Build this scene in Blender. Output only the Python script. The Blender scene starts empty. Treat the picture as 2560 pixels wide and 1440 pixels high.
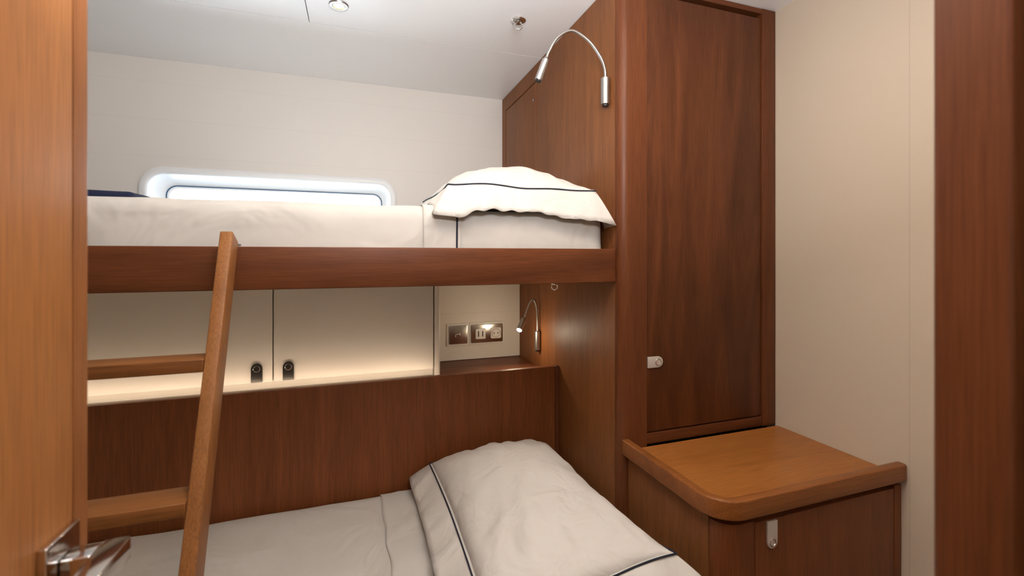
import bpy, bmesh, math, random
from mathutils import Vector, noise
random.seed(7)
PI = math.pi
C = bpy.context.scene.collection
WL = {}

# ------------------------------------------------------------------ materials
def nt(name):
    m = bpy.data.materials.new(name); m.use_nodes = True
    t = m.node_tree; b = t.nodes['Principled BSDF']
    return m, t, b
def N(t, kind, **kw):
    n = t.nodes.new(kind)
    for k, v in kw.items(): setattr(n, k, v)
    return n
def plain(name, col, rough=.5, metal=0, spec=.5, coat=0, bump=0, bscale=400, var=.04):
    m, t, b = nt(name)
    tc = N(t, 'ShaderNodeTexCoord'); nz = N(t, 'ShaderNodeTexNoise')
    nz.inputs['Scale'].default_value = bscale; nz.inputs['Detail'].default_value = 3
    t.links.new(tc.outputs['Object'], nz.inputs['Vector'])
    mx = N(t, 'ShaderNodeMix', data_type='RGBA')
    mx.inputs['A'].default_value = (*[c*(1-var) for c in col], 1); mx.inputs['B'].default_value = (*[min(1, c*(1+var)) for c in col], 1)
    t.links.new(nz.outputs['Fac'], mx.inputs['Factor']); t.links.new(mx.outputs['Result'], b.inputs['Base Color'])
    b.inputs['Roughness'].default_value = rough; b.inputs['Metallic'].default_value = metal
    b.inputs['Specular IOR Level'].default_value = spec; b.inputs['Coat Weight'].default_value = coat
    if bump:
        bp = N(t, 'ShaderNodeBump'); bp.inputs['Strength'].default_value = bump; bp.inputs['Distance'].default_value = .001
        t.links.new(nz.outputs['Fac'], bp.inputs['Height']); t.links.new(bp.outputs['Normal'], b.inputs['Normal'])
    return m
def wood(name, dark, mid, light, axis='Z', rough=.42, off=0.0, ac=4.5, dist=1.6, streak=.75):
    m, t, b = nt(name)
    tc = N(t, 'ShaderNodeTexCoord')
    def stretched(al, ac, scale, detail, dist, o):
        mp = N(t, 'ShaderNodeMapping')
        s = [ac]*3; s['XYZ'.index(axis)] = al
        mp.inputs['Scale'].default_value = s; mp.inputs['Location'].default_value = (o, o*1.7, o*.6)
        t.links.new(tc.outputs['Object'], mp.inputs['Vector'])
        nz = N(t, 'ShaderNodeTexNoise'); nz.inputs['Scale'].default_value = scale
        nz.inputs['Detail'].default_value = detail; nz.inputs['Distortion'].default_value = dist
        t.links.new(mp.outputs['Vector'], nz.inputs['Vector']); return nz
    a = stretched(.30, ac, 3.0, 7, dist, off)
    f = stretched(4, 130, 3.0, 3, .2, off+3)
    rp = N(t, 'ShaderNodeValToRGB')
    e = rp.color_ramp.elements
    e[0].position = .25; e[0].color = (*dark, 1); e[1].position = .76; e[1].color = (*light, 1)
    x = rp.color_ramp.elements.new(.5); x.color = (*mid, 1)
    t.links.new(a.outputs['Fac'], rp.inputs['Fac'])
    r2 = N(t, 'ShaderNodeMapRange'); r2.inputs['From Min'].default_value = .3; r2.inputs['From Max'].default_value = .6
    r2.inputs['To Min'].default_value = streak; r2.inputs['To Max'].default_value = 1.07
    t.links.new(f.outputs['Fac'], r2.inputs['Value'])
    mx = N(t, 'ShaderNodeMix', data_type='RGBA', blend_type='MULTIPLY'); mx.inputs['Factor'].default_value = 1
    t.links.new(rp.outputs['Color'], mx.inputs['A']); t.links.new(r2.outputs['Result'], mx.inputs['B'])
    t.links.new(mx.outputs['Result'], b.inputs['Base Color'])
    b.inputs['Roughness'].default_value = rough; b.inputs['Specular IOR Level'].default_value = .26
    bp = N(t, 'ShaderNodeBump'); bp.inputs['Strength'].default_value = .12; bp.inputs['Distance'].default_value = .001
    t.links.new(f.outputs['Fac'], bp.inputs['Height']); t.links.new(bp.outputs['Normal'], b.inputs['Normal'])
    return m
def planked(name, col, spacing, offset, comp='Z', width=.0022, rough=.5, bscale=700, dk=.94):
    m, t, b = nt(name)
    g = N(t, 'ShaderNodeNewGeometry'); s = N(t, 'ShaderNodeSeparateXYZ'); t.links.new(g.outputs['Position'], s.inputs[0])
    def M(op, a, v=None):
        n = N(t, 'ShaderNodeMath', operation=op); t.links.new(a, n.inputs[0])
        if v is not None: n.inputs[1].default_value = v
        return n.outputs[0]
    q = M('FRACT', M('DIVIDE', M('SUBTRACT', s.outputs[comp], offset), spacing))
    k = M('LESS_THAN', q, width/spacing)
    mx = N(t, 'ShaderNodeMix', data_type='RGBA'); mx.inputs['A'].default_value = (*col, 1); mx.inputs['B'].default_value = (*[c*dk for c in col], 1)
    t.links.new(k, mx.inputs['Factor']); t.links.new(mx.outputs['Result'], b.inputs['Base Color'])
    nz = N(t, 'ShaderNodeTexNoise'); nz.inputs['Scale'].default_value = bscale; t.links.new(g.outputs['Position'], nz.inputs['Vector'])
    bp = N(t, 'ShaderNodeBump'); bp.inputs['Strength'].default_value = .05; bp.inputs['Distance'].default_value = .001
    t.links.new(nz.outputs['Fac'], bp.inputs['Height']); t.links.new(bp.outputs['Normal'], b.inputs['Normal'])
    b.inputs['Roughness'].default_value = rough
    return m
def emit(name, col, strength):
    m, t, b = nt(name)
    b.inputs['Base Color'].default_value = (.9, .9, .9, 1)
    b.inputs['Emission Color'].default_value = (*col, 1); b.inputs['Emission Strength'].default_value = strength
    return m
def fabric(name, col, big=.35, sc2=7):
    m, t, b = nt(name)
    tc = N(t, 'ShaderNodeTexCoord')
    n1 = N(t, 'ShaderNodeTexNoise'); n1.inputs['Scale'].default_value = 900; n1.inputs['Detail'].default_value = 2
    n2 = N(t, 'ShaderNodeTexNoise'); n2.inputs['Scale'].default_value = sc2; n2.inputs['Detail'].default_value = 3; n2.inputs['Distortion'].default_value = 1.0
    for n in (n1, n2): t.links.new(tc.outputs['Object'], n.inputs['Vector'])
    b1 = N(t, 'ShaderNodeBump'); b1.inputs['Strength'].default_value = .08; b1.inputs['Distance'].default_value = .001
    b2 = N(t, 'ShaderNodeBump'); b2.inputs['Strength'].default_value = big; b2.inputs['Distance'].default_value = .03
    t.links.new(n1.outputs['Fac'], b1.inputs['Height']); t.links.new(n2.outputs['Fac'], b2.inputs['Height'])
    t.links.new(b2.outputs['Normal'], b1.inputs['Normal']); t.links.new(b1.outputs['Normal'], b.inputs['Normal'])
    b.inputs['Base Color'].default_value = (*col, 1); b.inputs['Roughness'].default_value = .8
    b.inputs['Sheen Weight'].default_value = .12; b.inputs['Specular IOR Level'].default_value = .2
    return m

D, Mi, L = (.136, .039, .0125), (.163, .0485, .0158), (.192, .059, .0195)
def sc(c, k): return tuple(v*k for v in c)
def og(c, k): return (c[0]*k, c[1]*k*1.2, c[2]*k*1.1)
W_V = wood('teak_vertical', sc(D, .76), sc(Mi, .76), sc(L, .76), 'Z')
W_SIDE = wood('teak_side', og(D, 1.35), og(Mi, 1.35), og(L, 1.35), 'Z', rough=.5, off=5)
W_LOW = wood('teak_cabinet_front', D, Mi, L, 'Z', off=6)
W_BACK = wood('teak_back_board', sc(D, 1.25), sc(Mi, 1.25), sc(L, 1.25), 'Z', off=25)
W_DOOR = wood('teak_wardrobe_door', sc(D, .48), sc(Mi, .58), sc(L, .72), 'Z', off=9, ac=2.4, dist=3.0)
W_H = wood('teak_horizontal', sc(D, .55), sc(Mi, .76), sc(L, .96), 'X', off=2)
W_TOP = wood('teak_worktop', (.29, .100, .022), (.34, .124, .028), (.38, .146, .035), 'X', rough=.34, off=7)
W_EDGE = wood('teak_edge', (.19, .063, .016), (.24, .082, .021), (.28, .102, .027), 'X', rough=.34, off=4)
W_LAD = wood('teak_ladder', (.22, .081, .023), (.265, .103, .030), (.31, .128, .038), 'Z', off=11)
W_RUNG = wood('teak_rung', (.18, .064, .018), (.22, .082, .023), (.26, .102, .030), 'X', off=12)
W_LEAF = wood('teak_door_leaf', (.31, .117, .031), (.345, .135, .037), (.38, .155, .044), 'Z', rough=.5, off=14)
W_LIP = wood('teak_lipping', (.22, .077, .021), (.26, .093, .026), (.29, .109, .031), 'Z', rough=.45, off=15)
W_JAMB = wood('teak_jamb', sc(D, .76), sc(Mi, .76), sc(L, .76), 'Z', off=17)
FLOORM = wood('floor_boards', D, Mi, L, 'Y', off=20)
DARK = plain('dark_void', (.006, .004, .003), .8)
CEIL = plain('ceiling_paint', (.93, .935, .945), .36, bscale=60, var=.01)
HULL = planked('hull_lining', (.80, .755, .705), .16, 2.0-.16*6, 'Z')
CREAM = planked('cream_lining', (.63, .54, .425), 1.30, .78, 'Y', .003, dk=.88)
RECESS = planked('recess_lining', (.80, .75, .68), 2, .985, 'Z', .002, dk=.88)
LAQ = plain('cream_lacquer', (.62, .58, .525), .45, bscale=80, var=.01)
WHITE = plain('white_plastic', (.90, .91, .92), .4, var=.01)
CHROME = plain('chrome', (.70, .69, .68), .09, 1, var=.01)
MIRROR = plain('dark_chrome', (.36, .33, .30), .22, 1, var=.01)
SATIN = plain('satin_chrome', (.46, .445, .43), .34, 1, var=.02)
SILVER = plain('matte_silver', (.58, .53, .47), .45, .2, var=.02)
BLACKM = plain('dark_metal', (.04, .037, .034), .3, .6)
SOCKW = plain('socket_white', (.82, .79, .74), .35, var=.01)
NAVY = plain('navy_thread', (.006, .008, .022), .8)
NAVYF = plain('navy_wool', (.010, .014, .045), .95, bump=.6, bscale=500)
COTTON = fabric('white_cotton', (.57, .54, .50), .7, 4.5)
COTTON2 = fabric('white_cotton_pillow', (.64, .61, .57), .5, 8)
LED = emit('led_glow', (1, .81, .60), 17)
LENS = emit('downlight_lens', (1, .62, .26), 4)
BULB = emit('bulb_lens', (1, .88, .70), 200)
GASK = plain('gasket_blue', (.05, .11, .20), .5)
def glassmat():
    m = bpy.data.materials.new('window_glass'); m.use_nodes = True; t = m.node_tree
    for n in list(t.nodes): t.nodes.remove(n)
    o = N(t, 'ShaderNodeOutputMaterial'); a = N(t, 'ShaderNodeBsdfTransparent'); g = N(t, 'ShaderNodeBsdfGlossy')
    a.inputs['Color'].default_value = (.95, .98, 1, 1); g.inputs['Roughness'].default_value = .03
    f = N(t, 'ShaderNodeFresnel'); f.inputs['IOR'].default_value = 1.35
    x = N(t, 'ShaderNodeMixShader'); t.links.new(f.outputs[0], x.inputs[0]); t.links.new(a.outputs[0], x.inputs[1]); t.links.new(g.outputs[0], x.inputs[2])
    t.links.new(x.outputs[0], o.inputs['Surface']); return m
GLASS = glassmat()

# ------------------------------------------------------------------ mesh helpers
def B(*boxes):
    bm = bmesh.new()
    for b in boxes: box(bm, *b)
    return bm
def box(bm, x0, x1, y0, y1, z0, z1):
    v = [bm.verts.new((x, y, z)) for z in (z0, z1) for y in (y0, y1) for x in (x0, x1)]
    for f in ((0, 2, 3, 1), (4, 5, 7, 6), (0, 1, 5, 4), (2, 6, 7, 3), (0, 4, 6, 2), (1, 3, 7, 5)):
        bm.faces.new([v[i] for i in f])
def prism(bm, pts, fn, c0, c1):
    a = [bm.verts.new(fn(p[0], p[1], c0)) for p in pts]; b = [bm.verts.new(fn(p[0], p[1], c1)) for p in pts]
    n = len(pts); bm.faces.new(a[::-1]); bm.faces.new(b)
    for i in range(n): bm.faces.new((a[i], a[(i+1) % n], b[(i+1) % n], b[i]))
def tube(bm, pts, r, n=12, closed=False, rad=None):
    P = [Vector(p) for p in pts]; m = len(P); rings = []
    up = None
    for i in range(m):
        if closed: tdir = P[(i+1) % m]-P[i-1]
        else: tdir = P[min(i+1, m-1)]-P[max(i-1, 0)]
        tdir.normalize()
        if up is None:
            up = tdir.orthogonal().normalized()
        up = (up-tdir*up.dot(tdir)).normalized(); w = tdir.cross(up)
        rr = rad[i] if rad else r
        rings.append([bm.verts.new(P[i]+(up*math.cos(2*PI*k/n)+w*math.sin(2*PI*k/n))*rr) for k in range(n)])
    for i in range(m if closed else m-1):
        a, b = rings[i], rings[(i+1) % m]
        sh = 0
        if closed and i == m-1:
            sh = min(range(n), key=lambda s: (a[0].co-b[s].co).length)
        for k in range(n): bm.faces.new((a[k], a[(k+1) % n], b[(k+1+sh) % n], b[(k+sh) % n]))
    if not closed:
        bm.faces.new(rings[0][::-1]); bm.faces.new(rings[-1])
def spline(pts, k=10):
    P = [Vector(p) for p in pts]; out = []
    for i in range(len(P)-1):
        p0, p1, p2, p3 = P[max(i-1, 0)], P[i], P[i+1], P[min(i+2, len(P)-1)]
        for j in range(k):
            t = j/k
            out.append(.5*((2*p1)+(p2-p0)*t+(2*p0-5*p1+4*p2-p3)*t*t+(3*p1-p0-3*p2+p3)*t**3))
    out.append(P[-1]); return out
def circle3(c, a, b, R, n=28):
    c, a, b = Vector(c), Vector(a), Vector(b)
    return [c+a*R*math.cos(2*PI*k/n)+b*R*math.sin(2*PI*k/n) for k in range(n)]
def lathe(bm, prof, c, n=32):
    rings = [[bm.verts.new((c[0]+r*math.cos(2*PI*k/n), c[1]+r*math.sin(2*PI*k/n), c[2]+z)) for k in range(n)] for r, z in prof]
    for a, b in zip(rings, rings[1:]):
        for k in range(n): bm.faces.new((a[k], a[(k+1) % n], b[(k+1) % n], b[k]))
    bm.faces.new(rings[0][::-1]); bm.faces.new(rings[-1])
def obj(name, bm, mat, parent=None, bevel=0, seg=3, ang=40, origin=True, solid=0):
    bmesh.ops.recalc_face_normals(bm, faces=bm.faces[:])
    if bevel:
        es = [e for e in bm.edges if len(e.link_faces) == 2 and e.calc_face_angle(0) > .5]
        bmesh.ops.bevel(bm, geom=es, offset=bevel, segments=seg, profile=.5, affect='EDGES', clamp_overlap=True)
    off = Vector((0, 0, 0))
    if parent is not None: off = WL[parent.name]
    elif origin:
        xs = [v.co for v in bm.verts]
        lo = Vector([min(v[i] for v in xs) for i in range(3)]); hi = Vector([max(v[i] for v in xs) for i in range(3)])
        off = Vector(((lo.x+hi.x)/2, (lo.y+hi.y)/2, lo.z))
    bmesh.ops.translate(bm, vec=-off, verts=bm.verts[:])
    me = bpy.data.meshes.new(name); bm.to_mesh(me); bm.free()
    me.polygons.foreach_set('use_smooth', [True]*len(me.polygons)); me.set_sharp_from_angle(angle=math.radians(ang))
    me.materials.append(mat)
    o = bpy.data.objects.new(name, me); C.objects.link(o)
    if parent is not None: o.parent = parent; WL[o.name] = off
    else: o.location = off; WL[o.name] = off
    if solid:
        md = o.modifiers.new('thickness', 'SOLIDIFY'); md.thickness = solid; md.offset = 0
    return o
def tag(o, label, cat=None, group=None, kind=None):
    if label: o['label'] = label
    if cat: o['category'] = cat
    if group: o['group'] = group
    if kind: o['kind'] = kind
    return o
def thing(name, label, cat, loc, group=None, kind=None):
    o = bpy.data.objects.new(name, None); o.empty_display_size = .05; C.objects.link(o)
    o.location = loc; WL[o.name] = Vector(loc); tag(o, label, cat, group, kind); return o
def struct(name, bm, mat, label, **kw):
    return tag(obj(name, bm, mat, **kw), label, None, None, 'structure')
XY = lambda a, b, c: (a, b, c)
XZ = lambda a, b, c: (a, c, b)
YZ = lambda a, b, c: (c, a, b)
def arc(cx, cy, r, a0, a1, n=8):
    return [(cx+r*math.cos(math.radians(a0+(a1-a0)*i/n)), cy+r*math.sin(math.radians(a0+(a1-a0)*i/n))) for i in range(n+1)]
def rrect(x0, x1, z0, z1, r, n=8):
    return arc(x1-r, z1-r, r, 0, 90, n)+arc(x0+r, z1-r, r, 90, 180, n)+arc(x0+r, z0+r, r, 180, 270, n)+arc(x1-r, z0+r, r, 270, 360, n)

# ------------------------------------------------------------------ setting
CZ = 2.10; XS = .75; XR = 1.374; XL = -1.30; YB = 2.34; YF = -1.10
struct('floor', B((XL, XR+.1, YF, YB+.1, -.05, 0)), FLOORM, 'dark timber cabin floor', origin=False)
cl = B((XL, XR+.1, 1.7915, YB+.1, CZ, CZ+.02), (XL, -.1615, YF, 1.7885, CZ, CZ+.02), (-.1585, XR+.1, YF, 1.7885, CZ, CZ+.02))
box(cl, XL, XR+.1, YF, YB+.1, CZ+.024, CZ+.04)
struct('ceiling', cl, CEIL, 'white painted ceiling panels with thin joints', origin=False)
struct('wall_left', B((XL-.06, XL, YF, YB+.1, 0, CZ)), CREAM, 'cream lined side wall at the foot of the bunks', origin=False)
struct('wall_right', B((XR, XR+.06, YF, YB+.1, 0, CZ)), CREAM, 'cream lined wall right of the wardrobe', origin=False)
struct('wall_front', B((XL, XR, YF-.06, YF, 0, CZ)), CREAM, 'cream lined wall behind the doorway', origin=False)
WX0, WX1, WZ0, WZ1 = -.875, .194, 1.22, 1.638
bm = bmesh.new()
outer = [bm.verts.new((x, YB, z)) for x, z in ((XL, 0), (XR, 0), (XR, CZ), (XL, CZ))]
hole = [bm.verts.new((x, YB, z)) for x, z in rrect(WX0+.02, WX1-.02, WZ0+.02, WZ1-.02, .075)]
eds = [bm.edges.new((l[i], l[(i+1) % len(l)])) for l in (outer, hole) for i in range(len(l))]
bmesh.ops.triangle_fill(bm, edges=eds, use_beauty=True)
ex = bmesh.ops.extrude_face_region(bm, geom=bm.faces[:])
bmesh.ops.translate(bm, vec=(0, .10, 0), verts=[v for v in ex['geom'] if isinstance(v, bmesh.types.BMVert)])
struct('wall_back', bm, HULL, 'off white hull lining of wide horizontal planks around the window', origin=False)
struct('wall_recess', B((.302, XS-.002, 2.053, 2.075, .772, 1.168)), RECESS, 'cream lining of the socket niche under the upper bunk', origin=False)

# window
win = thing('window_1', 'rounded white framed porthole window behind the upper mattress', 'window', ((WX0+WX1)/2, YB, WZ0), kind='structure')
def ringloft(loops):
    bm = bmesh.new(); R = []
    for y, ins, rad in loops:
        R.append([bm.verts.new((x, y, z)) for x, z in rrect(WX0+ins, WX1-ins, WZ0+ins, WZ1-ins, rad)])
    for a, b in zip(R, R[1:]):
        n = len(a)
        for k in range(n): bm.faces.new((a[k], a[(k+1) % n], b[(k+1) % n], b[k]))
    return bm
obj('window_frame', ringloft([(YB-.0005, 0, .09), (YB-.010, .001, .089), (YB-.013, .004, .086), (YB-.013, .025, .069), (YB-.011, .029, .066), (YB-.006, .032, .064), (YB+.0, .033, .063),
    (YB+.085, .055, .05), (YB+.09, .062, .048), (YB+.09, .080, .04)]), WHITE, win, ang=60)
obj('gasket', ringloft([(YB+.0895, .066, .046), (YB+.086, .0672, .045), (YB+.086, .0702, .043), (YB+.0895, .0715, .042)]), GASK, win)
bm = bmesh.new(); prism(bm, rrect(WX0+.060, WX1-.060, WZ0+.060, WZ1-.060, .045), XZ, YB+.092, YB+.098)
obj('pane', bm, GLASS, win)

# entrance door leaf and jamb
dr = thing('door_1', 'open warm orange teak cabin door with chrome lever handle at the left', 'door', (-.29, .37, .02), kind='structure')
obj('door_leaf', B((-.31, -.27, .08, .5755, .02, 2.05)), W_LEAF, dr, bevel=.0015)
bm = bmesh.new(); prism(bm, [(-.31, .5765), (-.27, .5765)]+arc(-.279, .600, .009, 0, 90, 6)+arc(-.301, .600, .009, 90, 180, 6), XY, .02, 2.05)
obj('edge_lipping', bm, W_LIP, dr)
h = obj('door_handle', B((-.2695, -.262, .519, .571, .938, .987)), CHROME, dr, bevel=.0012)
bm = bmesh.new(); box(bm, -.2615, -.2385, .535, .559, .946, .966); obj('shank', bm, CHROME, h, bevel=.0015)
bm = bmesh.new(); prism(bm, [(-.238, .562), (-.238, .425), (-.2165, .425), (-.2165, .562)], XY, .944, .966)
obj('lever', bm, CHROME, h, bevel=.0012)
struct('trim_1', B((.45, .52, .1915, .24, 0, CZ-.001), (.465, .52, .05, .1910, 0, CZ-.001)), W_JAMB, 'dark teak door jamb at the right edge of the doorway', bevel=.004)

# ------------------------------------------------------------------ wardrobe
wd = thing('wardrobe', 'tall dark teak wardrobe built between the bunks and cream wall', 'wardrobe', (1.06, 1.76, 0))
ZT = CZ-.003
obj('side_panel', B((XS, XS+.018, 1.2075, 1.838, .0, ZT), (XS, XS+.018, 1.838, 2.335, 0, 1.196), (XS, XS+.018, 1.838, 2.335, 2.024, ZT), (XS, XS+.018, 2.273, 2.335, 1.196, 2.024)), W_SIDE, wd)
hd = obj('hatch_door', B((XS+.0005, XS+.016, 1.8435, 2.268, 1.2, 2.0185)), W_SIDE, wd, bevel=.001)
bm = bmesh.new(); tube(bm, [(XS+.001, 1.872, 1.945), (XS-.004, 1.872, 1.945)], .006, 16); obj('lock', bm, SATIN, hd)
bm = bmesh.new(); prism(bm, [(XS, 1.2042)]+arc(XS+.028, 1.203, .028, 180, 270, 8)+[(.843, 1.175), (.843, 1.21), (.79, 1.21)], XY, 0, ZT)
obj('corner_post', bm, W_V, wd)
obj('carcass', B((XS+.02, XR-.003, 1.215, 2.333, .05, ZT-.004)), DARK, wd)
obj('stile', B((1.313, XR-.002, 1.181, 1.212, .67, ZT)), W_V, wd, bevel=.001)
obj('top_rail', B((.8435, 1.3125, 1.183, 1.212, 2.080, ZT)), W_H, wd)
obj('plinth', B((.8435, 1.3125, 1.183, 1.212, .67, .7020)), W_H, wd, bevel=.001)
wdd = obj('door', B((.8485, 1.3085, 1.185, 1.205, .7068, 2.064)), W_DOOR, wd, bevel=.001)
def latch(parent, fn, w, hgt, mat, ringmat, label):
    bm = bmesh.new()
    prism(bm, [(-w/2, 0), (w/2, 0)]+arc(0, hgt-w/2, w/2, 0, 180, 14), fn, .0002, .0055)
    o = obj('latch', bm, mat, parent, bevel=.0008); o['label'] = label
    bm = bmesh.new()
    tube(bm, [fn(w*.29*math.cos(2*PI*k/24), hgt-w/2+w*.29*math.sin(2*PI*k/24), .0058) for k in range(24)], .0014, 8, True)
    obj('latch_ring', bm, ringmat, parent)
    return o
latch(wdd, lambda a, b, c: (.8495+b, 1.185-c, .922+a), .034, .056, SILVER, SATIN, 'matte silver push latch')

# ------------------------------------------------------------------ low cabinet and worktop
lc = thing('low_cabinet', 'low teak cabinet with rounded corner under the worktop', 'cabinet', (1.07, .98, 0))
obj('side_panel', B((.775, .79, .8450, 1.172, .0, .644)), W_SIDE, lc)
bm = bmesh.new(); prism(bm, [(.775, .8420)]+arc(.820, .842, .045, 180, 270, 10)+[(.8615, .797), (.8615, .845)], XY, 0, .644)
obj('corner_post', bm, W_LOW, lc)
obj('carcass', B((.792, XR-.004, .848, 1.172, .03, .64)), DARK, lc)
lcd = obj('door', B((.866, 1.3415, .799, .82, .09, .638)), W_LOW, lc, bevel=.001)
obj('stile', B((1.3445, XR-.002, .799, .832, 0, .644)), W_LOW, lc, bevel=.001)
obj('plinth', B((.866, 1.3415, .803, .82, 0, .085)), W_H, lc)
latch(lcd, lambda a, b, c: (.914+a, .799-c, .636-b), .030, .064, SILVER, SATIN, 'matte silver push latch')

wt = thing('worktop', 'orange teak worktop with raised rounded rim in front of the wardrobe', 'worktop', (1.06, .98, .645))
R = .075
bm = bmesh.new(); prism(bm, [(.7785, 1.172), (.7785, .8125+R-.028)]+arc(.7785+R-.028, .8125+R-.028, R-.028, 180, 270, 10)+[(XR-.002, .8125), (XR-.002, 1.172)], XY, .646, .668)
obj('top_panel', bm, W_TOP, wt)
def fiddle(o, rr): return [(XS+.001+o, 1.1725)]+arc(XS+.001+R, .785+R, R-o, 180, 270, 12)+[(XR-.002, .785+o)]
po, pi_ = fiddle(0, 0), fiddle(.024, 0)
bm = bmesh.new(); rows = []
for (a, b) in zip(po, pi_):
    rows.append([bm.verts.new((a[0], a[1], .657)), bm.verts.new((a[0], a[1], .703)), bm.verts.new((b[0], b[1], .703)), bm.verts.new((b[0], b[1], .657))])
for a, b in zip(rows, rows[1:]):
    for k in range(4): bm.faces.new((a[k], a[(k+1) % 4], b[(k+1) % 4], b[k]))
bm.faces.new(rows[0]); bm.faces.new(rows[-1][::-1])
obj('rim', bm, W_EDGE, wt, bevel=.005, seg=4)

# ------------------------------------------------------------------ upper bunk
ub = thing('upper_bunk', 'upper bunk tray with dark teak front board', 'bunk', (-.275, 1.75, 1.171))
obj('front_board', B((XL+.002, XS-.001, 1.2, 1.225, 1.171, 1.273)), W_H, ub, bevel=.0025)
obj('base_panel', B((XL+.002, XS-.001, 1.226, 2.335, 1.174, 1.19)), LAQ, ub)
def axis_list(a, b, r, step):
    n = max(1, int(round((b-a-2*r)/step)))
    e = [0, .25, .5, .75]
    return [a+r*t for t in e]+[a+r+(b-a-2*r)*i/n for i in range(n+1)]+[b-r*t for t in e[::-1]]
def rmap(p, bd, r, amp, ns, seed, roundx=True, e=0):
    lo = Vector((bd[0]+(r if roundx else 0), bd[2]+r, bd[4]+r)); hi = Vector((bd[1]-(r if roundx else 0), bd[3]-r, bd[5]-r))
    q = Vector([min(max(p[i], lo[i]), hi[i]) for i in range(3)])
    d = p-q
    if d.length < 1e-9: return p
    n = d.normalized()
    k = amp*(noise.noise(Vector((p.x*ns, p.y*ns*1.3, p.z*ns))+Vector((seed, 0, 0)))+.5*noise.noise(Vector((p.x*ns*3, p.y*ns*2, p.z*ns*2))+Vector((0, seed, 0))))
    return q+n*(r+k+e)
def soft_slab(bd, r, step, amp=.0, ns=4, seed=0, faces='xXyYzZ', roundx=True, e=0, x0=None, x1=None, extra=None):
    bm = bmesh.new()
    A = [axis_list(bd[2*i], bd[2*i+1], r, step) for i in range(3)]
    if x0 is not None:
        n = max(2, int((x1-x0)/step)); A[0] = [x0+(x1-x0)*i/n for i in range(n+1)]
    V = {}
    def vert(i, j, k):
        if (i, j, k) not in V:
            p = Vector((A[0][i], A[1][j], A[2][k]))
            q = rmap(p, bd, r, amp, ns, seed, roundx, e)
            if extra: q = q+extra(q)
            V[(i, j, k)] = bm.verts.new(q)
        return V[(i, j, k)]
    nx, ny, nz = [len(a)-1 for a in A]
    def grid(f, na, nb):
        for a in range(na):
            for b in range(nb): bm.faces.new((f(a, b), f(a+1, b), f(a+1, b+1), f(a, b+1)))
    if 'x' in faces: grid(lambda a, b: vert(0, a, b), ny, nz)
    if 'X' in faces: grid(lambda a, b: vert(nx, a, b), ny, nz)
    if 'y' in faces: grid(lambda a, b: vert(a, 0, b), nx, nz)
    if 'Y' in faces: grid(lambda a, b: vert(a, ny, b), nx, nz)
    if 'z' in faces: grid(lambda a, b: vert(a, b, 0), nx, ny)
    if 'Z' in faces: grid(lambda a, b: vert(a, b, nz), nx, ny)
    return bm
UB = (-1.27, .736, 1.240, 2.30, 1.1905, 1.384); RU = .036
tag(obj('mattress', soft_slab(UB, RU, .03, .006, 4, 3), COTTON), 'thick white covered mattress lying on the upper bunk tray', 'mattress')
def bed_sheet(bd, r, amp, ns, seed, x0, x1, hx0, label, piping, ruck):
    sh = thing('bed_sheet', label, 'bed sheet', ((x0+x1)/2, (bd[2]+bd[3])/2, bd[5]))
    up = bd[5]-.01
    def fold(q):
        if q.z < up: return Vector((0, 0, 0))
        a = noise.noise(Vector((q.x*16+q.y*3+seed, q.y*2.2, seed)))
        return Vector((ruck*1.5*noise.noise(Vector((q.y*7, seed, 1))), 0, ruck*max(0, a)))
    obj('sheet', soft_slab(bd, r, .02, amp, ns, seed, 'yZ', False, .0045, x0, x1), COTTON, sh, ang=80)
    hm = obj('hem', soft_slab(bd, r, .009, amp, ns, seed, 'yZ', False, .0085, hx0, x1+.004, fold), COTTON, sh, ang=80, solid=.002)
    if piping:
        P = []
        for z in axis_list(bd[4], bd[5], r, .02): P.append(Vector((x1-.008, bd[2], z)))
        for y in axis_list(bd[2], bd[3], r, .03)[1:]: P.append(Vector((x1-.008, y, bd[5])))
        P = [rmap(p, bd, r, amp, ns, seed, False, .0105) for p in P]
        bm = bmesh.new(); tube(bm, P, .0026, 8); obj('piping', bm, NAVY, hm)
    return sh
bed_sheet(UB, RU, .006, 4, 3, -1.22, .272, .172, 'white cotton sheet with navy piped hem spread over the upper mattress', True, 0)
tag(obj('throw_blanket', soft_slab((-1.2, -.575, 1.5, 2.2, 1.3975, 1.429), .015, .04, .003, 6, 9), NAVYF), 'folded navy blue throw at the foot of the upper mattress', 'blanket')

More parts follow.
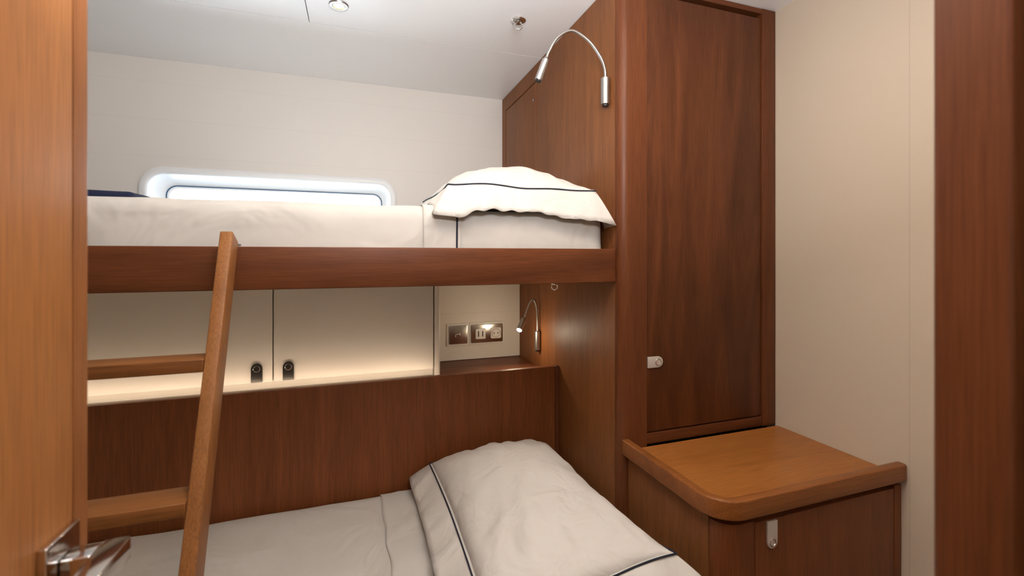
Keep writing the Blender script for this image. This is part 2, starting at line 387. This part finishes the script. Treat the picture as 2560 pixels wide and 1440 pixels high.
# ------------------------------------------------------------------ pillows
def pillow(label, c, W, Lh, T, zs, fl, droop, amp, seed, lean=0, pw=.62, tlean=0, wr=1):
    root = thing('pillow', label, 'pillow', c)
    c = Vector(c)
    def zsf(u, v): return zs+lean*(u+1)/2*(.1+.9*(min(0, v)**2))+.008*noise.noise(Vector((u*1.7+seed, v*1.7, seed*.3)))
    def pos(u, v): return (W/2*u*(1-.045*(1-v*v)), Lh/2*v*(1-.035*(1-u*u)))
    def ff(u, v): return (max(0, (1-abs(u)**2.1))*max(0, (1-abs(v)**2.5)))**pw
    def top(u, v):
        f = ff(u, v); z0 = zsf(u, v)
        w = .012*noise.noise(Vector((u*2.2+seed, v*2.2, 1)))+.006*noise.noise(Vector((u*5+v*2, v*3-u*2+seed, 2)))
        w += .006*(1-abs(noise.noise(Vector((u*2.6-v*1.5, v*1.8+seed*3, 5))))*2.2)
        w *= wr
        ed = max(abs(u), abs(v))
        s_ = u if abs(v) > abs(u) else v
        cr = .007*noise.noise(Vector((s_*7+seed, 0, seed)))*max(0, ed-.45)*min(1, (1-ed)*8)*2
        return z0+(T+tlean*(u+1)/2-z0)*f+w*min(1, f*1.6)+cr
    NU, NV = 52, 64
    def warp(s): return math.sin(s*PI/2)*.6+s*.4
    us = [warp(-1+2*i/NU) for i in range(NU+1)]; vs = [warp(-1+2*i/NV) for i in range(NV+1)]
    bm = bmesh.new(); TV, BV = {}, {}
    for i, u in enumerate(us):
        for j, v in enumerate(vs):
            x, y = pos(u, v)
            TV[i, j] = bm.verts.new((c.x+x, c.y+y, c.z+top(u, v)))
            if i in (0, NU) or j in (0, NV): BV[i, j] = TV[i, j]
            else: BV[i, j] = bm.verts.new((c.x+x, c.y+y, c.z+.001+zsf(u, v)*(1-min(1, ff(u, v)*1.5)**.7)))
    for i in range(NU):
        for j in range(NV):
            bm.faces.new((TV[i, j], TV[i+1, j], TV[i+1, j+1], TV[i, j+1])); bm.faces.new((BV[i, j], BV[i, j+1], BV[i+1, j+1], BV[i+1, j]))
    obj('pillow_body', bm, COTTON2, root, ang=80)
    loop = []
    n1, n2 = 60, 72
    for i in range(n1): loop.append((-1+2*i/n1, -1, 'front'))
    for i in range(n2): loop.append((1, -1+2*i/n2, 'right'))
    for i in range(n1): loop.append((1-2*i/n1, 1, 'back'))
    for i in range(n2): loop.append((-1, 1-2*i/n2, 'left'))
    m = len(loop); over = droop.get('over')
    dr_ = [droop[s]*((.74+.28*u*u) if over and s == 'front' else 1) for u, _, s in loop]
    for _ in range(5): dr_ = [(dr_[i-1]+dr_[i]*2+dr_[(i+1) % m])/4 for i in range(m)]
    bm = bmesh.new(); rows = []; K = 6; pipe = []
    for i, (u, v, s) in enumerate(loop):
        x, y = pos(u, v); z = zsf(u, v)
        ox = fl['right'] if u >= 1 else (-fl['left'] if u <= -1 else 0)
        oy = fl['back'] if v >= 1 else (-fl['front'] if v <= -1 else 0)
        row = []
        sway = noise.noise(Vector((u*2.0+seed*2, v*2.6, seed)))+.55*noise.noise(Vector((u*5+seed, v*5, 3)))
        for k in range(K+1):
            w = k/K
            zz = z-dr_[i]*w**1.15+amp[s]*w*sway*1.3
            free = over and (s == 'front' or v < -.9)
            if not free: zz = max(zz, .006+.002*(1-w))
            row.append(bm.verts.new((c.x+x+ox*w*(1+.12*sway*(u < 1)), c.y+y+oy*w*(1+.35*sway), c.z+zz)))
        rows.append(row)
        pipe.append((c.x+x+ox*.10, c.y+y+oy*.10, c.z+z-dr_[i]*.06+.0035))
    for i in range(m):
        a, b = rows[i], rows[(i+1) % m]
        for k in range(K): bm.faces.new((a[k], a[k+1], b[k+1], b[k]))
    obj('flange', bm, COTTON2, root, ang=80, solid=.0018)
    bm = bmesh.new(); tube(bm, pipe, .0021, 8, True); obj('piping', bm, NAVY, root)
    return root
pillow('plump white pillow with navy piping on the upper mattress', (.470, 1.485, 1.391), .45, .49, .152, .064,
       dict(front=.040, right=.053, back=.05, left=.05), dict(front=.108, right=.118, back=.05, left=.058, over=True), dict(front=.026, right=.004, back=.006, left=.012), 2.0, pw=.66, wr=.8)
pillow('large white pillow with navy piping on the lower mattress against the teak panel', (.455, 1.20, .4455), .415, .74, .184, .086,
       dict(front=.06, right=.06, back=.03, left=.075), dict(front=.05, right=.05, back=.04, left=.055), dict(front=.012, right=.006, back=.005, left=.024), 5.0, lean=.06, pw=.46, tlean=.03, wr=.7)

# ------------------------------------------------------------------ lower bunk
lb = thing('lower_bunk', 'lower teak bunk base with front board', 'bunk', (-.275, 1.2, 0))
obj('front_board', B((XL+.002, XS-.001, .79, .848, 0, .452)), W_H, lb, bevel=.004)
obj('base_panel', B((XL+.002, XS-.001, .85, 1.609, .02, .255)), W_H, lb)
LB = (-1.27, .742, .858, 1.604, .257, .44); RL = .03
tag(obj('mattress', soft_slab(LB, RL, .04, .004, 3, 8), COTTON), 'white covered mattress lying on the lower bunk below the ledge', 'mattress')
bed_sheet(LB, RL, .004, 3, 8, -1.22, .19, .08, 'white cotton sheet spread over the lower mattress beside the ladder', False, .014)

# ledge behind the lower bunk
lg = thing('bunk_ledge', 'teak back board and ledge with a glowing light strip behind the lower bunk', 'ledge', (-.275, 1.8, 0))
obj('back_board', B((XL+.002, .7345, 1.612, 1.637, .26, .821)), W_BACK, lg, bevel=.003)
obj('end_post', B((.7355, XS-.001, 1.607, 1.637, .26, .823)), W_V, lg, bevel=.002)
obj('shelf', B((XL+.002, .30, 1.6375, 2.06, .775, .80)), LAQ, lg)
obj('niche_shelf', B((.3005, XS-.001, 1.6375, 2.06, .745, .77)), W_H, lg)
obj('light_strip', B((-1.27, .285, 1.6395, 1.6475, .8005, .806)), LED, lg)

# cream cupboards
cb = thing('wall_cupboard', 'cream lacquered cupboard with two latched doors under the upper bunk', 'cupboard', (-.49, 1.88, .80))
obj('carcass', B((-1.29, .2765, 1.722, 2.05, .801, 1.168)), LAQ, cb)
bm = bmesh.new(); prism(bm, [(.2785, 2.05), (.2785, 1.695)]+arc(.291, 1.704, .009, 270, 360, 6)+[(.30, 2.05)], XY, .801, 1.168)
obj('end_panel', bm, LAQ, cb)
for x0, x1, hx in ((-.2620, .2745, -.217), (-.803, -.2660, -.312), (-1.288, -.806, None)):
    d_ = obj('door', B((x0, x1, 1.70, 1.718, .829, 1.163)), LAQ, cb, bevel=.0015)
    if hx is not None:
        latch(d_, (lambda hx: lambda a, b, c: (hx+a, 1.70-c, .831+b))(hx), .034, .062, BLACKM, CHROME, 'chrome push latch with dark reflections painted in and chrome ring')  # dark base colour stands in for what the chrome latch reflects

# ------------------------------------------------------------------ ladder
ld = thing('ladder', 'slanted teak bunk ladder leaning on the upper front board', 'ladder', (-.455, .95, .455))
yc = lambda z: 1.166-.42*(1.294-z)
n_ = (.922, -.387); hw = .03
def stile(x):
    bm = bmesh.new(); k = hw/.922
    t0, t1 = yc(1.294), yc(.455)
    prism(bm, [(t1-k, .455), (t1+k, .455), (t0+n_[0]*hw-.004, 1.294+n_[1]*hw), (t0-n_[0]*hw, 1.294-n_[1]*hw)], YZ, x-.0125, x+.0125)
    obj('stile', bm, W_LAD, ld, bevel=.003)
stile(-.268); stile(-.64)
for zt in (1.050, .821, .592):
    y = yc(zt-.012)
    obj('rung', B((-.627, -.281, y-.034, y+.034, zt-.025, zt)), W_RUNG, ld, bevel=.002)
for x in (-.268, -.64):
    obj('hook', B((x-.009, x+.009, 1.19, 1.229, 1.2745, 1.279)), BLACKM, ld)

# ------------------------------------------------------------------ reading lamps
def lamp(label, bx, by, z0, z1, rb, neck, rn, head, rh, headmat, lit):
    t = thing('reading_lamp', label, 'reading lamp', (bx, by, z0))
    bm = bmesh.new(); lathe(bm, [(rb*.8, .006), (rb, .0075), (rb, z1-z0-.002), (rb*.8, z1-z0)], (bx, by, z0)); obj('base', bm, SATIN, t)
    bm = bmesh.new(); lathe(bm, [(rb*.6, 0), (rb*.72, .001), (rb*.72, .0062)], (bx, by, z0)); obj('switch', bm, BLACKM, t)
    P = spline(neck, 22); bm = bmesh.new()
    tube(bm, P, rn, 10, rad=[rn*(1 if i % 2 else .9) for i in range(len(P))]); obj('gooseneck', bm, SATIN, t, ang=80)
    a, b = Vector(head[0]), Vector(head[1]); d = (b-a).normalized()
    bm = bmesh.new(); tube(bm, [a-d*.006, a, a+d*.003, b-d*.002, b], rh, 20, rad=[rh*.55, rh*.7, rh, rh, rh*.94]); hd = obj('lamp_head', bm, headmat, t)
    bm = bmesh.new(); tube(bm, [b+d*.0003, b+d*.003], rh*.82, 16); obj('lens', bm, BULB if lit else BLACKM, hd)
    return b, d
lamp('chrome gooseneck reading lamp, unlit, high on the wardrobe side above the upper pillow', .7355, 1.238, 1.717, 1.807, .014,
     [(.7355, 1.238, 1.806), (.7330, 1.238, 1.835), (.717, 1.239, 1.872), (.677, 1.24, 1.915), (.622, 1.242, 1.937), (.576, 1.246, 1.911), (.550, 1.249, 1.868), (.541, 1.25, 1.846)], .0047,
     ((.5395, 1.25, 1.842), (.515, 1.252, 1.776)), .0115, SATIN, False)
tip, td = lamp('small lit gooseneck reading lamp in the niche below the upper bunk', .7372, 1.80, .842, .93, .0125,
     [(.7372, 1.80, .928), (.736, 1.80, .98), (.733, 1.80, 1.03), (.720, 1.80, 1.063), (.703, 1.80, 1.052), (.690, 1.80, 1.025), (.677, 1.80, .992)], .0046,
     ((.674, 1.80, .984), (.645, 1.775, .943)), .0122, SATIN, True)

# ------------------------------------------------------------------ sockets in the niche
def plate_frame(x0, x1, z0, z1, y=2.0525):
    bm = bmesh.new(); prism(bm, rrect(x0, x1, z0, z1, .004, 3), XZ, y, y-.006); return bm
sw = thing('switch_plate', 'square chrome switch plate in the niche, left of the double socket', 'switch', (.444, 2.05, .842))
obj('plate', plate_frame(.392, .4955, .838, .942), SOCKW, sw, bevel=.0012)
obj('rocker', plate_frame(.402, .487, .848, .932, 2.0463), MIRROR, sw, bevel=.0012)
bm = bmesh.new()
tube(bm, [(.434, 2.0398, .893), (.452, 2.0398, .893)], .0014, 6); tube(bm, [(.452, 2.0398, .900), (.452, 2.0398, .886)], .0014, 6)
tube(bm, spline([(.434, 2.0398, .893), (.430, 2.0398, .886), (.433, 2.0398, .880)], 4), .0014, 6)
obj('symbol', bm, SOCKW, sw)
so = thing('socket_plate', 'wide chrome socket plate with charging ports and round outlet beside the lit lamp', 'socket', (.582, 2.05, .842))
obj('plate', plate_frame(.4965, .668, .838, .942), SOCKW, so, bevel=.0012)
obj('inset', plate_frame(.505, .658, .848, .932, 2.0463), MIRROR, so, bevel=.001)
u = obj('charging_port', plate_frame(.524, .572, .866, .914, 2.0401), SOCKW, so, bevel=.001)
obj('slot', B((.535, .540, 2.0333, 2.034, .877, .903)), BLACKM, u); obj('slot', B((.555, .560, 2.0333, 2.034, .877, .903)), BLACKM, u)
bm = bmesh.new(); prism(bm, rrect(.598, .648, .865, .915, .006, 4), XZ, 2.0401, 2.0365)
s2 = obj('outlet', bm, SOCKW, so)
bm = bmesh.new(); tube(bm, circle3((.623, 2.036, .890), (1, 0, 0), (0, 0, 1), .0195), .0022, 8, True); obj('outlet_ring', bm, SILVER, s2)
for dx in (-.0095, .0095):
    bm = bmesh.new(); tube(bm, [(.623+dx, 2.0364, .890), (.623+dx, 2.0355, .890)], .003, 12); obj('pin_hole', bm, BLACKM, s2)

# ------------------------------------------------------------------ ceiling fittings
def downlight(x, y, label):
    t = thing('downlight', label, 'ceiling light', (x, y, CZ-.006))
    bm = bmesh.new()
    prof = [(.019, .0055), (.019, .001), (.022, -.0005), (.030, .001), (.032, .0055)]
    rr = [[bm.verts.new((x+r*math.cos(2*PI*k/32), y+r*math.sin(2*PI*k/32), CZ-.006+z)) for k in range(32)] for r, z in prof]
    for a, b in zip(rr, rr[1:]):
        for k in range(32): bm.faces.new((a[k], a[(k+1) % 32], b[(k+1) % 32], b[k]))
    obj('trim_ring', bm, SATIN, t)
    bm = bmesh.new(); lathe(bm, [(.0155, .003), (.0185, .0045), (.0185, .0055)], (x, y, CZ-.006), 24); obj('lens', bm, LENS, t)
downlight(-.055, 1.636, 'small round recessed downlight glowing in the white ceiling')
def padeye(label, x, y, z, R, rr):
    t = thing('pad_eye', label, 'pad eye', (x, y, z-.008))
    bm = bmesh.new(); lathe(bm, [(rr*.55, -.010), (rr*.7, -.007), (rr*.9, -.006), (rr, -.003), (rr, -.0003)], (x, y, z)); obj('base', bm, CHROME, t)
    bm = bmesh.new(); tube(bm, circle3((x, y, z-.010-R*.75), (.94, -.33, 0), (0, 0, 1), R), R*.2, 10, True); obj('ring', bm, CHROME, t)
padeye('chrome pad eye with hanging ring on the ceiling', .552, 1.529, CZ, .0135, .027)
padeye('tiny chrome pad eye under the upper bunk front board', .572, 1.26, 1.1738, .009, .013)

# ------------------------------------------------------------------ lights
def area(name, loc, rot, sx, sy, power, col, shape='RECTANGLE', portal=False, spread=PI):
    l = bpy.data.lights.new(name, 'AREA'); l.shape = shape; l.size = sx; l.size_y = sy; l.energy = power; l.color = col; l.spread = spread
    o = bpy.data.objects.new(name, l); C.objects.link(o); o.location = loc; o.rotation_euler = rot
    if portal: l.cycles.is_portal = True
    return o
area('window_portal', (-.34, YB+.14, 1.42), (-PI/2, 0, 0), 1.0, .34, 1, (1, 1, 1), portal=True)
WARM = (1, .80, .58)
area('ceiling_lamp', (.62, .58, CZ-.01), (0, 0, 0), .16, .16, 4.0, WARM, 'DISK')
area('ceiling_lamp', (-.05, .75, CZ-.01), (0, 0, 0), .13, .13, 3.2, WARM, 'DISK')
l = bpy.data.lights.new('downlight_beam', 'SPOT'); l.energy = 5; l.color = WARM; l.spot_size = math.radians(110); l.spot_blend = .7; l.shadow_soft_size = .015
o = bpy.data.objects.new('downlight_beam', l); C.objects.link(o); o.location = (-.055, 1.636, CZ-.025)
area('corridor_fill', (.1, -.85, 1.5), (math.radians(92), 0, 0), 1.2, 1.0, 2.2, (1, .87, .72))  # unseen soft fill panel added behind the camera
area('ceiling_fill', (.20, .12, 1.66), (math.radians(154), 0, 0), .40, .50, 31.0, (.98, .99, 1))  # added unseen fill aimed upward to brighten the ceiling
l = bpy.data.lights.new('reading_bulb', 'POINT'); l.energy = .8; l.color = (1, .82, .58); l.shadow_soft_size = .025
o = bpy.data.objects.new('reading_bulb', l); C.objects.link(o); o.location = tip+td*.030
w = bpy.data.worlds.new('World'); bpy.context.scene.world = w; w.use_nodes = True
w.node_tree.nodes['Background'].inputs[0].default_value = (.84, .92, 1, 1); w.node_tree.nodes['Background'].inputs[1].default_value = 13

# ------------------------------------------------------------------ camera
cam = bpy.data.cameras.new('camera'); co = bpy.data.objects.new('camera', cam); C.objects.link(co)
co.location = (0, 0, 1.25); co.rotation_euler = (PI/2, 0, -math.radians(19.04))
cam.sensor_width = 36; cam.lens = 36*1130/2560; cam.shift_y = -79/2560; cam.clip_start = .01
cam.dof.use_dof = True; cam.dof.focus_distance = 1.5; cam.dof.aperture_fstop = 4.0
bpy.context.scene.camera = co
bpy.context.scene.view_settings.view_transform = 'Standard'
